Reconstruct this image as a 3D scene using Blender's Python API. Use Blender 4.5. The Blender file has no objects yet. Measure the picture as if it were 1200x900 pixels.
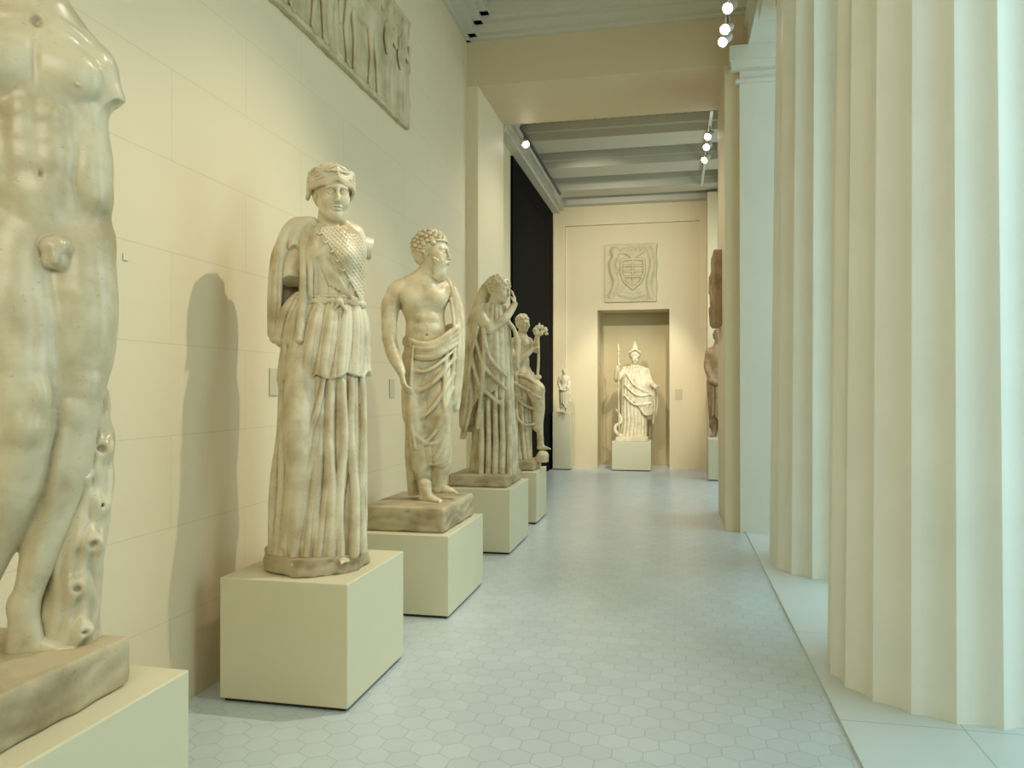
import bpy, math, numpy as np, random, time
from mathutils import Vector, Matrix, Euler
T0=time.time()
f4=np.float32
random.seed(4); rng=np.random.RandomState(7)
TH=math.atan(190/900.0); CT=math.cos(TH); ST=math.sin(TH); EYE=1.6; FPX=900.0
scene=bpy.context.scene
COL=scene.collection
try: scene.view_settings.view_transform='Standard'
except Exception: pass

# ------------------------------------------------------------------ materials
class NT:
    def __init__(s,name):
        s.m=bpy.data.materials.new(name); s.m.use_nodes=True
        s.t=s.m.node_tree; s.n=s.t.nodes; s.l=s.t.links
        s.b=s.n['Principled BSDF']
    def new(s,ty,**kw):
        n=s.n.new(ty)
        for k,v in kw.items(): setattr(n,k,v)
        return n
    def link(s,a,b): s.l.new(a,b)
    def coords(s): return s.new('ShaderNodeTexCoord').outputs['Object']
    def math(s,op,a,b=None):
        n=s.new('ShaderNodeMath',operation=op)
        for i,v in enumerate((a,b)):
            if v is None: continue
            if isinstance(v,(int,float)): n.inputs[i].default_value=v
            else: s.link(v,n.inputs[i])
        return n.outputs[0]
    def vmath(s,op,a,b=None):
        n=s.new('ShaderNodeVectorMath',operation=op)
        for i,v in enumerate((a,b)):
            if v is None: continue
            if isinstance(v,(tuple,list)): n.inputs[i].default_value=v
            else: s.link(v,n.inputs[i])
        return n
    def mix(s,fac,a,b):
        n=s.new('ShaderNodeMix',data_type='RGBA')
        for sock,v in ((n.inputs['Factor'],fac),(n.inputs[6],a),(n.inputs[7],b)):
            if isinstance(v,(int,float)): sock.default_value=v
            elif isinstance(v,(tuple,list)): sock.default_value=(*v[:3],1)
            else: s.link(v,sock)
        return n.outputs[2]
    def ramp(s,x,stops):
        n=s.new('ShaderNodeValToRGB'); cr=n.color_ramp
        while len(cr.elements)<len(stops): cr.elements.new(.5)
        for e,(p,c) in zip(cr.elements,stops):
            e.position=p; e.color=(c,c,c,1) if isinstance(c,(int,float)) else (*c,1)
        s.link(x,n.inputs[0]); return n.outputs[0]
    def noise(s,scale,detail=4,vec=None,rough=.55):
        n=s.new('ShaderNodeTexNoise'); n.inputs['Scale'].default_value=scale
        n.inputs['Detail'].default_value=detail; n.inputs['Roughness'].default_value=rough
        s.link(vec if vec is not None else s.coords(),n.inputs['Vector']); return n.outputs['Fac']
    def bump(s,h,strength=.3,dist=.01):
        n=s.new('ShaderNodeBump'); n.inputs['Strength'].default_value=strength; n.inputs['Distance'].default_value=dist
        s.link(h,n.inputs['Height']); s.link(n.outputs[0],s.b.inputs['Normal'])
def srgb(r,g,b):
    def c(x):
        x/=255.; return x/12.92 if x<=.04045 else ((x+.055)/1.055)**2.4
    return (c(r),c(g),c(b))
def marble(name,base,mid,dark,rough=.42,nscale=7.0,pt=(.44,.50),spec=.4,thr=(.42,.72),cavs=.8,bmp=.1):
    t=NT(name); co=t.coords()
    a=t.noise(nscale,6,co); b=t.noise(nscale*5,4,co)
    col=t.mix(t.ramp(a,[(thr[0],0.),(thr[1],1.)]),base,mid)
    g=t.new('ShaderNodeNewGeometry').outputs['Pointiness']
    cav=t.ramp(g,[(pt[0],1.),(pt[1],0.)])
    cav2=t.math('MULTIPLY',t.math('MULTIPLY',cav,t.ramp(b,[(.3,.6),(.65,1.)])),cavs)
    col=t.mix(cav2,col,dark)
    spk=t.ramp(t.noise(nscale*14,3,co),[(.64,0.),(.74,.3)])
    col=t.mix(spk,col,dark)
    t.link(col,t.b.inputs['Base Color']); t.b.inputs['Roughness'].default_value=rough
    t.b.inputs['Specular IOR Level'].default_value=spec
    t.bump(t.noise(60,5,co),bmp,.005)
    return t.m
def plain(name,col,rough=.6,var=.06,nscale=3.,bump=.05,metal=0,emit=0,spec=.5):
    t=NT(name); co=t.coords()
    c2=tuple(x*(1-var*2) for x in col)
    t.link(t.mix(t.noise(nscale,5,co),col,c2),t.b.inputs['Base Color'])
    t.b.inputs['Roughness'].default_value=rough; t.b.inputs['Metallic'].default_value=metal
    t.b.inputs['Specular IOR Level'].default_value=spec
    if bump: t.bump(t.noise(90,3,co),bump,.003)
    if emit:
        t.b.inputs['Emission Color'].default_value=(1,.95,.85,1); t.b.inputs['Emission Strength'].default_value=emit
    return t.m
def blocks(name,col,joint,w,h,axis,mortar=.004,var=.05):
    t=NT(name); co=t.coords()
    sp=t.new('ShaderNodeSeparateXYZ'); t.link(co,sp.inputs[0])
    cb=t.new('ShaderNodeCombineXYZ'); t.link(sp.outputs[axis],cb.inputs[0]); t.link(sp.outputs[2],cb.inputs[1])
    br=t.new('ShaderNodeTexBrick'); t.link(cb.outputs[0],br.inputs['Vector'])
    br.inputs['Scale'].default_value=1; br.inputs['Brick Width'].default_value=w; br.inputs['Row Height'].default_value=h
    br.inputs['Mortar Size'].default_value=mortar; br.inputs['Mortar Smooth'].default_value=.5
    c2=tuple(x*.985 for x in col)
    br.inputs['Color1'].default_value=(*col,1); br.inputs['Color2'].default_value=(*c2,1); br.inputs['Mortar'].default_value=(*joint,1)
    n=t.noise(1.3,4,co); c=t.mix(t.math('MULTIPLY',n,var*3),br.outputs['Color'],tuple(x*.75 for x in col))
    t.link(c,t.b.inputs['Base Color']); t.b.inputs['Roughness'].default_value=.55
    t.bump(t.noise(40,3,co),.05,.004)
    return t.m
WALLC=srgb(220,205,168)
M_wall=blocks('cream_wall_paint',srgb(220,203,166),srgb(202,186,149),1.35,.455,1,.003)
M_wallx=plain('cream_plaster',WALLC,.6,.03,1.2)
M_tan=plain('tan_plaster',srgb(206,189,152),.6,.03,1.2)
M_white=plain('white_stucco',srgb(222,219,202),.55,.04,2)
M_ceil=plain('ceiling_stucco',srgb(202,197,176),.6,.04,2)
M_ped=plain('pedestal_paint',srgb(212,205,172),.5,.03,1.5)
M_black=plain('black_marble',srgb(5,5,6),.8,.3,4,spec=.08)
M_metal=plain('track_metal',srgb(90,90,88),.4,.1,5,0)
M_bulb=plain('lamp_glow',(1,.95,.85),.4,0,5,0,0,60)
M_dark=plain('painted_shadow_gap',srgb(40,38,32),.8)
M_label=plain('label_card',srgb(196,184,148),.5,.02)
P1=srgb(220,207,174); P2=srgb(180,159,120); P3=srgb(84,64,36)
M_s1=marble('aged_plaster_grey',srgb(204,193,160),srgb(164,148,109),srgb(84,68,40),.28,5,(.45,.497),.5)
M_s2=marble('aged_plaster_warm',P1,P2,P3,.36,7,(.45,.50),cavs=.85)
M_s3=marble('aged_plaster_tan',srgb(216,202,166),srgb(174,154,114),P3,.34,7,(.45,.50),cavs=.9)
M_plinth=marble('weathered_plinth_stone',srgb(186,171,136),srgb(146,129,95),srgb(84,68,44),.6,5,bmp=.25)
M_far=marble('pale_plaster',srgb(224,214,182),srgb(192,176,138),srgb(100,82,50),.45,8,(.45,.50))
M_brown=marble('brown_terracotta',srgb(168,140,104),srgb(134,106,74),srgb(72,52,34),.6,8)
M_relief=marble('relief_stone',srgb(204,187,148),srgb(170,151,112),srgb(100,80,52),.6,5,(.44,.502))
M_relief2=marble('relief_plaster_pale',srgb(206,194,157),srgb(184,168,130),srgb(100,84,54),.6,5,(.44,.50),thr=(.5,.8),cavs=.9)

def colmat():
    t=NT('column_stucco'); co=t.coords()
    c=t.mix(t.noise(2.2,5,co),srgb(236,233,218),srgb(220,217,200))
    t.link(c,t.b.inputs['Base Color']); t.b.inputs['Roughness'].default_value=.6
    t.bump(t.noise(35,5,co),.10,.005); return t.m
M_col=colmat()
def floormat():
    t=NT('hexagon_floor_tiles'); co=t.coords()
    S=.135
    q=t.vmath('ADD',t.vmath('DIVIDE',co,(S,S*1.0,1)).outputs[0],(200,173.2050808*1.0,0)).outputs[0]
    r=(1,1.7320508,1)
    def cell(off):
        a=t.vmath('ADD',q,off).outputs[0]
        a=t.vmath('MODULO',a,r).outputs[0]
        a=t.vmath('SUBTRACT',a,(.5,.8660254,0)).outputs[0]
        return t.vmath('MULTIPLY',a,(1,1,0)).outputs[0]
    A=cell((0,0,0)); B=cell((.5,.8660254,0))
    la=t.vmath('LENGTH',A).outputs['Value']; lb=t.vmath('LENGTH',B).outputs['Value']
    f=t.math('GREATER_THAN',la,lb)
    mx=t.new('ShaderNodeMix',data_type='VECTOR'); t.link(f,mx.inputs['Factor']); t.link(A,mx.inputs[4]); t.link(B,mx.inputs[5])
    g=t.vmath('ABSOLUTE',mx.outputs[1]).outputs[0]
    sp=t.new('ShaderNodeSeparateXYZ'); t.link(g,sp.inputs[0])
    dt=t.vmath('DOT_PRODUCT',g,(.5,.8660254,0)).outputs['Value']
    hd=t.math('MAXIMUM',sp.outputs[0],dt)
    e=t.math('SUBTRACT',.5,hd)
    line=t.ramp(e,[(.010,1.),(.028,0.)])
    idv=t.vmath('SUBTRACT',q,mx.outputs[1]).outputs[0]
    wn=t.new('ShaderNodeTexWhiteNoise'); t.link(t.vmath('SNAP',idv,(.25,.25,9)).outputs[0],wn.inputs['Vector'])
    c=t.mix(wn.outputs['Value'],srgb(196,206,206),srgb(188,198,198))
    c=t.mix(t.ramp(t.noise(1.6,5,co),[(.35,0.),(.7,.3)]),c,srgb(173,182,181))
    c=t.mix(t.math('MULTIPLY',line,.34),c,srgb(118,122,118))
    t.link(c,t.b.inputs['Base Color']); t.b.inputs['Roughness'].default_value=.28
    t.b.inputs['Specular IOR Level'].default_value=.55
    t.bump(t.math('SUBTRACT',t.noise(7,3,co),line),.08,.004)
    return t.m
M_floor=floormat()
def slabmat():
    t=NT('stylobate_stone'); co=t.coords()
    sp=t.new('ShaderNodeSeparateXYZ'); t.link(co,sp.inputs[0])
    m=t.math('MODULO',t.math('ADD',sp.outputs[1],20.55),1.36); j=t.math('LESS_THAN',m,.008)
    j2=t.math('LESS_THAN',t.math('ABSOLUTE',t.math('SUBTRACT',sp.outputs[0],1.32)),.004)
    j=t.math('MAXIMUM',j,j2)
    c=t.mix(t.noise(2,5,co),srgb(210,217,212),srgb(196,203,197)); c=t.mix(t.math('MULTIPLY',j,.6),c,srgb(150,150,138))
    t.link(c,t.b.inputs['Base Color']); t.b.inputs['Roughness'].default_value=.35; return t.m
M_slab=slabmat()
def ornament(name):
    t=NT(name); co=t.coords()
    sp=t.new('ShaderNodeSeparateXYZ'); t.link(co,sp.inputs[0])
    w=t.math('SINE',t.math('MULTIPLY',sp.outputs[0],48)); w2=t.math('SINE',t.math('MULTIPLY',sp.outputs[1],48))
    p=t.ramp(t.math('MULTIPLY',w,w2),[(.35,0.),(.55,1.)])
    t.link(t.mix(p,srgb(190,184,162),srgb(130,122,102)),t.b.inputs['Base Color']); t.b.inputs['Roughness'].default_value=.7
    t.bump(p,.6,.02); return t.m
M_orn=ornament('ceiling_ornament')

# ------------------------------------------------------------------ basic mesh helpers
def link(o,parent=None):
    COL.objects.link(o)
    if parent is not None: o.parent=parent
    return o
def mesh_obj(name,verts,faces,mat,parent=None,smooth=False,loc=(0,0,0)):
    me=bpy.data.meshes.new(name)
    if isinstance(verts,np.ndarray): verts=verts.tolist()
    if isinstance(faces,np.ndarray): faces=faces.tolist()
    me.from_pydata(verts,[],faces); me.update()
    if smooth: me.polygons.foreach_set('use_smooth',[True]*len(me.polygons))
    if mat: me.materials.append(mat)
    o=bpy.data.objects.new(name,me); o.location=loc
    return link(o,parent)
def box(name,x0,x1,y0,y1,z0,z1,mat,parent=None,bevel=0,struct=False,org=None):
    o=org if org is not None else ((x0+x1)/2,(y0+y1)/2,z0)
    if struct: o=(0,0,0)
    v=[(x-o[0],y-o[1],z-o[2]) for z in (z0,z1) for x,y in ((x0,y0),(x1,y0),(x1,y1),(x0,y1))]
    f=[(3,2,1,0),(4,5,6,7),(0,1,5,4),(1,2,6,5),(2,3,7,6),(3,0,4,7)]
    loc=o
    if parent is not None: loc=tuple(o[i]-parent.location[i] for i in range(3))
    ob=mesh_obj(name,v,f,mat,parent,False,loc)
    if bevel:
        m=ob.modifiers.new('bevel','BEVEL'); m.width=bevel; m.segments=2
    if struct: ob['kind']='structure'
    return ob
def empty(name,loc,label,cat,group=None):
    o=bpy.data.objects.new(name,None); o.location=loc; o.empty_display_size=.1
    COL.objects.link(o); o['label']=label; o['category']=cat
    if group: o['group']=group
    return o

# ------------------------------------------------------------------ implicit sculpting field
class Fd:
    """sculpting grid; coordinates (u right, v down, y depth away)"""
    def __init__(s,u0,u1,v0,v1,y0,y1,h):
        lo=(u0,y0,-v1); hi=(u1,y1,-v0); s.lo=np.array(lo,float); s.h=h
        s.n=[int(math.ceil((hi[i]-lo[i])/h))+1 for i in range(3)]
        s.ax=[(lo[i]+h*np.arange(s.n[i])).astype(f4) for i in range(3)]
        s.D=np.full(s.n,99,f4)
    def blk(s,lo,hi,m):
        sl=[]
        for i in range(3):
            a=max(0,int((lo[i]-m-s.lo[i])/s.h)); b=min(s.n[i],int((hi[i]+m-s.lo[i])/s.h)+2)
            if a>=b: return None
            sl.append(slice(a,b))
        return tuple(sl)
    def grid(s,sl): return s.ax[0][sl[0]][:,None,None],s.ax[1][sl[1]][None,:,None],s.ax[2][sl[2]][None,None,:]
    def put(s,sl,d,k,mode):
        A=s.D[sl]; k=max(k,1e-3)
        if mode=='add':
            hh=np.maximum(k-np.abs(A-d),0)/k; r=np.minimum(A,d)-hh*hh*(k*.25)
        else:
            hh=np.maximum(k-np.abs(A+d),0)/k; r=np.maximum(A,-d)+hh*hh*(k*.25)
        s.D[sl]=r
    def chain(s,pts,rs,k=4,mode='add',sy=1.,smooth=False):
        P=[np.array((p[0],p[2] if len(p)>2 else 0.,-p[1]),float) for p in pts]
        if not hasattr(rs,'__len__'): rs=[rs]*len(P)
        rs=list(rs)
        if smooth and len(P)>2:
            Q=[];RR=[]
            for i in range(len(P)-1):
                a=P[max(i-1,0)];b=P[i];c=P[i+1];d=P[min(i+2,len(P)-1)]
                for t in (0,.25,.5,.75):
                    Q.append(.5*((2*b)+(-a+c)*t+(2*a-5*b+4*c-d)*t*t+(-a+3*b-3*c+d)*t**3)); RR.append(rs[i]*(1-t)+rs[i+1]*t)
            Q.append(P[-1]);RR.append(rs[-1]); P=Q; rs=RR
        R=max(rs); m=R+k+2*s.h
        lo=np.min(P,0); hi=np.max(P,0); sl=s.blk(lo,hi,m)
        if sl is None: return
        tmp=np.full([x.stop-x.start for x in sl],99,f4)
        for i in range(len(P)-1):
            a,b=P[i],P[i+1]; ra,rb=rs[i],rs[i+1]
            l2=np.minimum(a,b);h2=np.maximum(a,b)
            s2=s.blk(l2,h2,m)
            if s2 is None: continue
            X,Y,Z=s.grid(s2)
            ab=(b-a); L=float(ab@ab)+1e-6
            t=((X-a[0])*ab[0]+(Y-a[1])*ab[1]+(Z-a[2])*ab[2])/L; t=np.clip(t,0,1)
            d=np.sqrt((X-a[0]-t*ab[0])**2+((Y-a[1]-t*ab[1])/sy)**2+(Z-a[2]-t*ab[2])**2)-(ra+(rb-ra)*t)
            rel=tuple(slice(q.start-w.start,q.stop-w.start) for q,w in zip(s2,sl))
            tmp[rel]=np.minimum(tmp[rel],d.astype(f4))
        s.put(sl,tmp,k,mode)
    def ell(s,c,r,k=5,rot=None,mode='add',R=None):
        C=np.array((c[0],c[2] if len(c)>2 else 0.,-c[1]),float)
        if not hasattr(r,'__len__'): r=(r,r,r)
        m=max(r)+k+2*s.h
        if R is None and rot is not None: R=np.array(Euler([math.radians(a) for a in rot]).to_matrix())
        if R is None: sl=s.blk(C-np.array(r),C+np.array(r),k+2*s.h)
        else: sl=s.blk(C,C,m)
        if sl is None: return
        X,Y,Z=s.grid(sl); X=X-C[0];Y=Y-C[1];Z=Z-C[2]
        if R is not None:
            a=R[0,0]*X+R[1,0]*Y+R[2,0]*Z; b=R[0,1]*X+R[1,1]*Y+R[2,1]*Z; c_=R[0,2]*X+R[1,2]*Y+R[2,2]*Z; X,Y,Z=a,b,c_
        k0=np.sqrt((X/r[0])**2+(Y/r[1])**2+(Z/r[2])**2); k1=np.sqrt((X/r[0]**2)**2+(Y/r[1]**2)**2+(Z/r[2]**2)**2)
        d=k0*(k0-1)/np.maximum(k1,1e-5); d=np.where(k0<.02,-min(r),d)
        s.put(sl,d.astype(f4),k,mode)
    def boxp(s,c,hs,k=2,rot=(0,0,0),mode='add',rnd=1.):
        C=np.array((c[0],c[2] if len(c)>2 else 0.,-c[1]),float)
        R=np.array(Euler([math.radians(a) for a in rot]).to_matrix()); m=math.sqrt(sum(h*h for h in hs))+k+2*s.h
        sl=s.blk(C,C,m)
        if sl is None: return
        X,Y,Z=s.grid(sl); X=X-C[0];Y=Y-C[1];Z=Z-C[2]
        a=R[0,0]*X+R[1,0]*Y+R[2,0]*Z; b=R[0,1]*X+R[1,1]*Y+R[2,1]*Z; c_=R[0,2]*X+R[1,2]*Y+R[2,2]*Z
        qa=np.abs(a)-hs[0]+rnd; qb=np.abs(b)-hs[1]+rnd; qc=np.abs(c_)-hs[2]+rnd
        d=np.sqrt(np.maximum(qa,0)**2+np.maximum(qb,0)**2+np.maximum(qc,0)**2)+np.minimum(np.maximum(qa,np.maximum(qb,qc)),0)-rnd
        s.put(sl,d.astype(f4),k,mode)
    def loft(s,vs,cx,rx,ry,cy=0.,fold=None,bot=None,top=None,k=5,mode='add',pad=14,thick=None):
        vs=np.array(vs,float); n=len(vs)
        ar=lambda q: np.array(q if hasattr(q,'__len__') else [q]*n,float)
        cx,rx,ry,cy=ar(cx),ar(rx),ar(ry),ar(cy)
        lo=((cx-rx).min(),(cy-ry).min(),-vs[-1]); hi=((cx+rx).max(),(cy+ry).max(),-vs[0])
        sl=s.blk(lo,hi,pad+k)
        if sl is None: return
        X,Y,Z=s.grid(sl); V=-Z; vv=V.ravel()
        span=(vs[-1]-vs[0])/(n-1)*.3
        def ip(q): return (sum(np.interp(vv+o*span,vs,q) for o in (-1,-.5,0,.5,1))/5).astype(f4)[None,None,:]
        CX,RX,RY,CY=ip(cx),ip(rx),ip(ry),ip(cy)
        dx=X-CX; dy=Y-CY; q=np.sqrt((dx/RX)**2+(dy/RY)**2); rad=np.sqrt(dx*dx+dy*dy)
        d=rad-rad/np.maximum(q,1e-3); d=np.where(q<.05,-np.minimum(RX,RY),d)
        th=np.arctan2(dx/RX,-dy/RY)
        if fold is not None: d=d-fold(th,V)*np.clip(q*1.4-.2,0,1)
        d=d*.85
        if thick: d=np.abs(d+thick/2)-thick/2
        tv=vs[0] if top is None else top(th); bv=vs[-1] if bot is None else bot(th)
        d=np.maximum(d,np.maximum(tv-V,V-bv))
        s.put(sl,d.astype(f4),k,mode)
    def cut(s,fn):
        """remove everything where fn(u,v,y)>0"""
        X,Y,Z=s.ax[0][:,None,None],s.ax[1][None,:,None],s.ax[2][None,None,:]
        s.D=np.maximum(s.D,fn(X,-Z,Y)).astype(f4)
    def disp(s,fn,band=6):
        m=np.abs(s.D)<band
        I=np.nonzero(m)
        s.D[I]-=fn(s.ax[0][I[0]],-s.ax[2][I[2]],s.ax[1][I[1]]).astype(f4)
    def nets(s):
        D=s.D.copy(); D[0]=D[-1]=9; D[:,0]=D[:,-1]=9; D[:,:,0]=D[:,:,-1]=9
        S=D<0; c=np.zeros([n-1 for n in s.n],np.int8)
        for a in (0,1):
            for b in (0,1):
                for e in (0,1): c+=S[a:s.n[0]-1+a,b:s.n[1]-1+b,e:s.n[2]-1+e]
        mk=(c>0)&(c<8); I=np.argwhere(mk); idx=np.full(mk.shape,-1,np.int32); idx[mk]=np.arange(len(I))
        cor=np.array([(a,b,e) for a in (0,1) for b in (0,1) for e in (0,1)])
        vals=np.stack([D[I[:,0]+o[0],I[:,1]+o[1],I[:,2]+o[2]] for o in cor],1)
        acc=np.zeros((len(I),3)); cnt=np.zeros(len(I))
        for i in range(8):
            for j in range(i+1,8):
                if np.abs(cor[i]-cor[j]).sum()!=1: continue
                a=vals[:,i];b=vals[:,j]; m=(a<0)!=(b<0); t=a/np.where(m,a-b,1)
                p=cor[i]+t[:,None]*(cor[j]-cor[i]); acc[m]+=p[m]; cnt[m]+=1
        V=(I+acc/cnt[:,None])*s.h+s.lo
        faces=[]
        for ax in range(3):
            o=[0,0,0]; o[ax]=1
            A=S[tuple(slice(0,n-q) for n,q in zip(s.n,o))]; B=S[tuple(slice(q,None) for q in o)]
            E=np.argwhere(A!=B); sg=A[tuple(E.T)]
            b_,c_=[(1,2),(2,0),(0,1)][ax]
            ok=(E[:,b_]>0)&(E[:,c_]>0)&(E[:,b_]<s.n[b_]-1)&(E[:,c_]<s.n[c_]-1); E=E[ok]; sg=sg[ok]
            def cell(db,dc):
                e=E.copy(); e[:,b_]-=db; e[:,c_]-=dc; return idx[tuple(e.T)]
            q=np.stack([cell(1,1),cell(0,1),cell(0,0),cell(1,0)],1)
            q[~sg]=q[~sg][:,::-1]; faces.append(q)
        Fc=np.concatenate(faces); Fc=Fc[(Fc>=0).all(1)]
        return V,Fc
def base_of(u,z,d0):
    a=(u-600)*d0/FPX; return Vector((a*CT-d0*ST,a*ST+d0*CT,z))
def sculpt(F,name,mat,parent,d0,label=None):
    """measured units -> metres; the figure's own frame is turned to the bearing angle of its base"""
    V,Fc=F.nets(); s=d0/FPX
    u0=parent['u0']; C=base_of(u0,0,d0); be=math.atan((u0-600)/FPX); ph=TH-be; cb=math.cos(be); c,n=math.cos(ph),math.sin(ph)
    a=(V[:,0]-u0)*s*cb; fw=V[:,1]*s*cb
    W=np.stack([C.x+a*c-fw*n,C.y+a*n+fw*c,EYE+(V[:,2]+455)*s],1)
    W-=np.array(parent.location)
    o=mesh_obj(name,W,Fc,mat,parent,True)
    if label: o['label']=label
    print('SCULPT',name,len(V),round(time.time()-T0,1)); return o
def statue_root(B,u0,lab):
    e=empty('statue',B,lab,'statue','classical statues'); e['u0']=u0; return e

# ------------------------------------------------------------------ anatomy helpers
def rotm(yaw,pitch=0,roll=0):
    return np.array(Matrix.Rotation(math.radians(yaw),3,'Z')@Matrix.Rotation(math.radians(pitch),3,'X')@Matrix.Rotation(math.radians(roll),3,'Y'))
def hp(c,R,H):
    C=np.array((c[0],c[2],-c[1]),float)
    def P(x,y,z):
        w=C+R@np.array((x,y,z))*H; return (w[0],-w[2],w[1])
    return P
def head(F,c,H,yaw=0,pitch=0,roll=0,ears=True,male=False):
    R=rotm(yaw,pitch,roll); P=hp(c,R,H)
    def E(p,r,k,mode='add'): F.ell(P(*p),[q*H for q in r],k*H,mode=mode,R=R)
    def C(ps,r,k,mode='add'): F.chain([P(*p) for p in ps],[q*H for q in (r if hasattr(r,'__len__') else [r]*len(ps))],k*H,mode)
    E((0,.06,.13),(.31,.38,.36),.05)
    E((0,-.10,-.10),(.26,.27,.37),.10)
    E((0,-.20,-.36),(.14,.14,.11),.10)
    E((0,-.285,-.40),(.07,.06,.06),.06)
    for sx in (-1,1):
        C([(sx*.20,.02,-.18),(sx*.17,-.12,-.30),(sx*.05,-.25,-.41)],[.06,.06,.05],.08)
        E((sx*.15,-.25,-.12),(.10,.09,.12),.10)
    C([(-.17,-.30,.075),(-.07,-.352,.09),(.07,-.352,.09),(.17,-.30,.075)],.032,.06)
    for sx in (-1,1): E((sx*.12,-.395,.005),(.085,.062,.046),.05,'sub')
    for sx in (-1,1):
        E((sx*.12,-.292,.0),(.066,.066,.050),.012)
        C([(sx*.055,-.335,.0),(sx*.115,-.362,.040),(sx*.185,-.315,.008)],.012,.012)
        C([(sx*.055,-.335,-.01),(sx*.115,-.352,-.040),(sx*.18,-.315,-.005)],.009,.012)
    C([(0,-.345,.10),(0,-.39,.0),(0,-.450,-.135)],[.03,.028,.034],.035)
    for sx in (-1,1): E((sx*.035,-.40,-.15),(.024,.033,.020),.02)
    C([(-.085,-.338,-.245),(-.03,-.380,-.232),(0,-.380,-.238),(.03,-.380,-.232),(.085,-.338,-.245)],.018,.025)
    C([(-.06,-.340,-.283),(0,-.372,-.290),(.06,-.340,-.283)],.022,.025)
    C([(-.09,-.358,-.262),(0,-.413,-.262),(.09,-.358,-.262)],.006,.010,'sub')
    if ears:
        for sx in (-1,1):
            E((sx*.30,.05,-.03),(.035,.065,.10),.03); E((sx*.335,.03,-.02),(.02,.03,.05),.02,'sub')
    return P,R
def hair(F,P,R,H,n=120,r=.055,front=.30,low=-.25,bun=False,band=True,base=1.0):
    def E(p,rr,k,mode='add'): F.ell(P(*p),[q*H for q in rr],k*H,mode=mode,R=R)
    E((0,.09,.16),(.335*base,.39*base,.37*base),.03)
    E((0,.20,-.02),(.31,.28,.30),.06)
    ga=math.pi*(3-math.sqrt(5))
    for i in range(n):
        z=1-2*(i+.5)/n; q=math.sqrt(1-z*z); a=i*ga
        x,y=q*math.cos(a),q*math.sin(a)
        px,py,pz=x*.335*base,.09+y*.40*base,.15+z*.37*base
        if pz<low: continue
        if y<-.05 and pz<front-.12*abs(x): continue
        rr=r*random.uniform(.8,1.25)
        F.ell(P(px,py,pz),[rr*H,rr*H,rr*H*.8],.012*H,R=R)
    F.ell(P(0,-.42,-.16),[.25*H,.34*H,.40*H],.04*H,mode='sub',R=R)
    if bun: E((0,.48,.02),(.13,.13,.12),.04)
    if band:
        pts=[P(.35*math.sin(a),.07-.41*math.cos(a),.22+.05*math.cos(a)) for a in np.linspace(0,2*math.pi,17)]
        F.chain(pts,.022*H,.01*H)
def beard(F,P,R,H):
    for i in range(80):
        t=i/80.; a=-1.35+2.7*((i*0.618)%1)
        z=-.18-.46*t; rad=.29*(1-.45*t)
        F.ell(P(rad*math.sin(a),-.09-rad*math.cos(a)*.98,z),[.052*H]*3,.02*H)
    F.ell(P(0,-.20,-.45),[.19*H,.17*H,.20*H],.06*H,R=R)
    for sx in (-1,1): F.chain([P(0,-.41,-.21),P(sx*.09,-.37,-.25),P(sx*.14,-.31,-.34)],[.028*H,.032*H,.025*H],.02*H)
    F.chain([P(-.07,-.43,-.262),P(0,-.46,-.262),P(.07,-.43,-.262)],.010*H,.01*H,'sub')
def hand(F,w,d,n,L,curl=20,side=1,k=None):
    d=np.array(d,float); d/=np.linalg.norm(d); n=np.array(n,float); n-=d*(n@d); n/=np.linalg.norm(n); t=np.cross(d,n)*side
    W=np.array((w[0],w[2],-w[1]),float); o=lambda p:(p[0],-p[2],p[1]); k=k or L*.05
    ln=[.44,.50,.46,.36]
    for i in range(4):
        off=(1.5-i)*.115*L
        kn=W+d*L*(.50-.02*abs(i-1.2))+t*off
        F.chain([o(W+t*off*.55),o(kn)],[.085*L,.075*L],L*.06)
        p=kn; ang=math.radians(curl*(.7+.15*i)); dd=d
        pts=[o(p)]
        for j,q in enumerate((.45,.32,.23)):
            dd=dd*math.cos(ang)+n*math.sin(ang)
            dd/=np.linalg.norm(dd); p=p+dd*ln[i]*L*q; pts.append(o(p))
        F.chain(pts,[.058*L,.054*L,.048*L,.040*L],k*.5)
    b=W+d*L*.15+t*.17*L
    p1=b+(d*.6+t*.55+n*.35)*L*.22; p2=p1+(d*.85+n*.35)*L*.2
    F.chain([o(W+d*L*.05),o(b),o(p1),o(p2)],[.085*L,.085*L,.062*L,.048*L],k)
def foot(F,ank,yaw,L,vg,k=None,ra=.13,drop=0):
    a=math.radians(yaw); d=np.array((math.sin(a),-math.cos(a),0)); t=np.array((math.cos(a),math.sin(a),0)); k=k or L*.09
    A=np.array((ank[0],ank[2],-ank[1]),float); g=-vg; o=lambda p:(p[0],-p[2],p[1])
    def at(f,s_,z): q=A+d*f*L+t*s_*L; q[2]=g+z*L; return o(q)
    F.chain([o(A),at(-.08,0,.12)],[ra*L,.13*L],k)
    F.chain([o(A),at(.18,-.02,.17),at(.45,-.04,.09)],[ra*L,.12*L,.085*L],k)
    F.chain([at(-.1,0,.1),at(.2,.06,.07),at(.5,.07,.06)],[.11*L,.075*L,.07*L],k)
    F.chain([at(.1,0,.1),at(.48,-.09,.075)],[.11*L,.075*L],k)
    for i in range(5):
        s_=-.15+.075*i; ln=.74-.045*i; r=(.05 if i==0 else .034)
        F.chain([at(.48-.03*i,s_*.9,.075),at(ln-.09,s_,.075),at(ln,s_*1.05,.035)],[r*L*1.15,r*L*1.1,r*L],k*.25)

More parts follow.
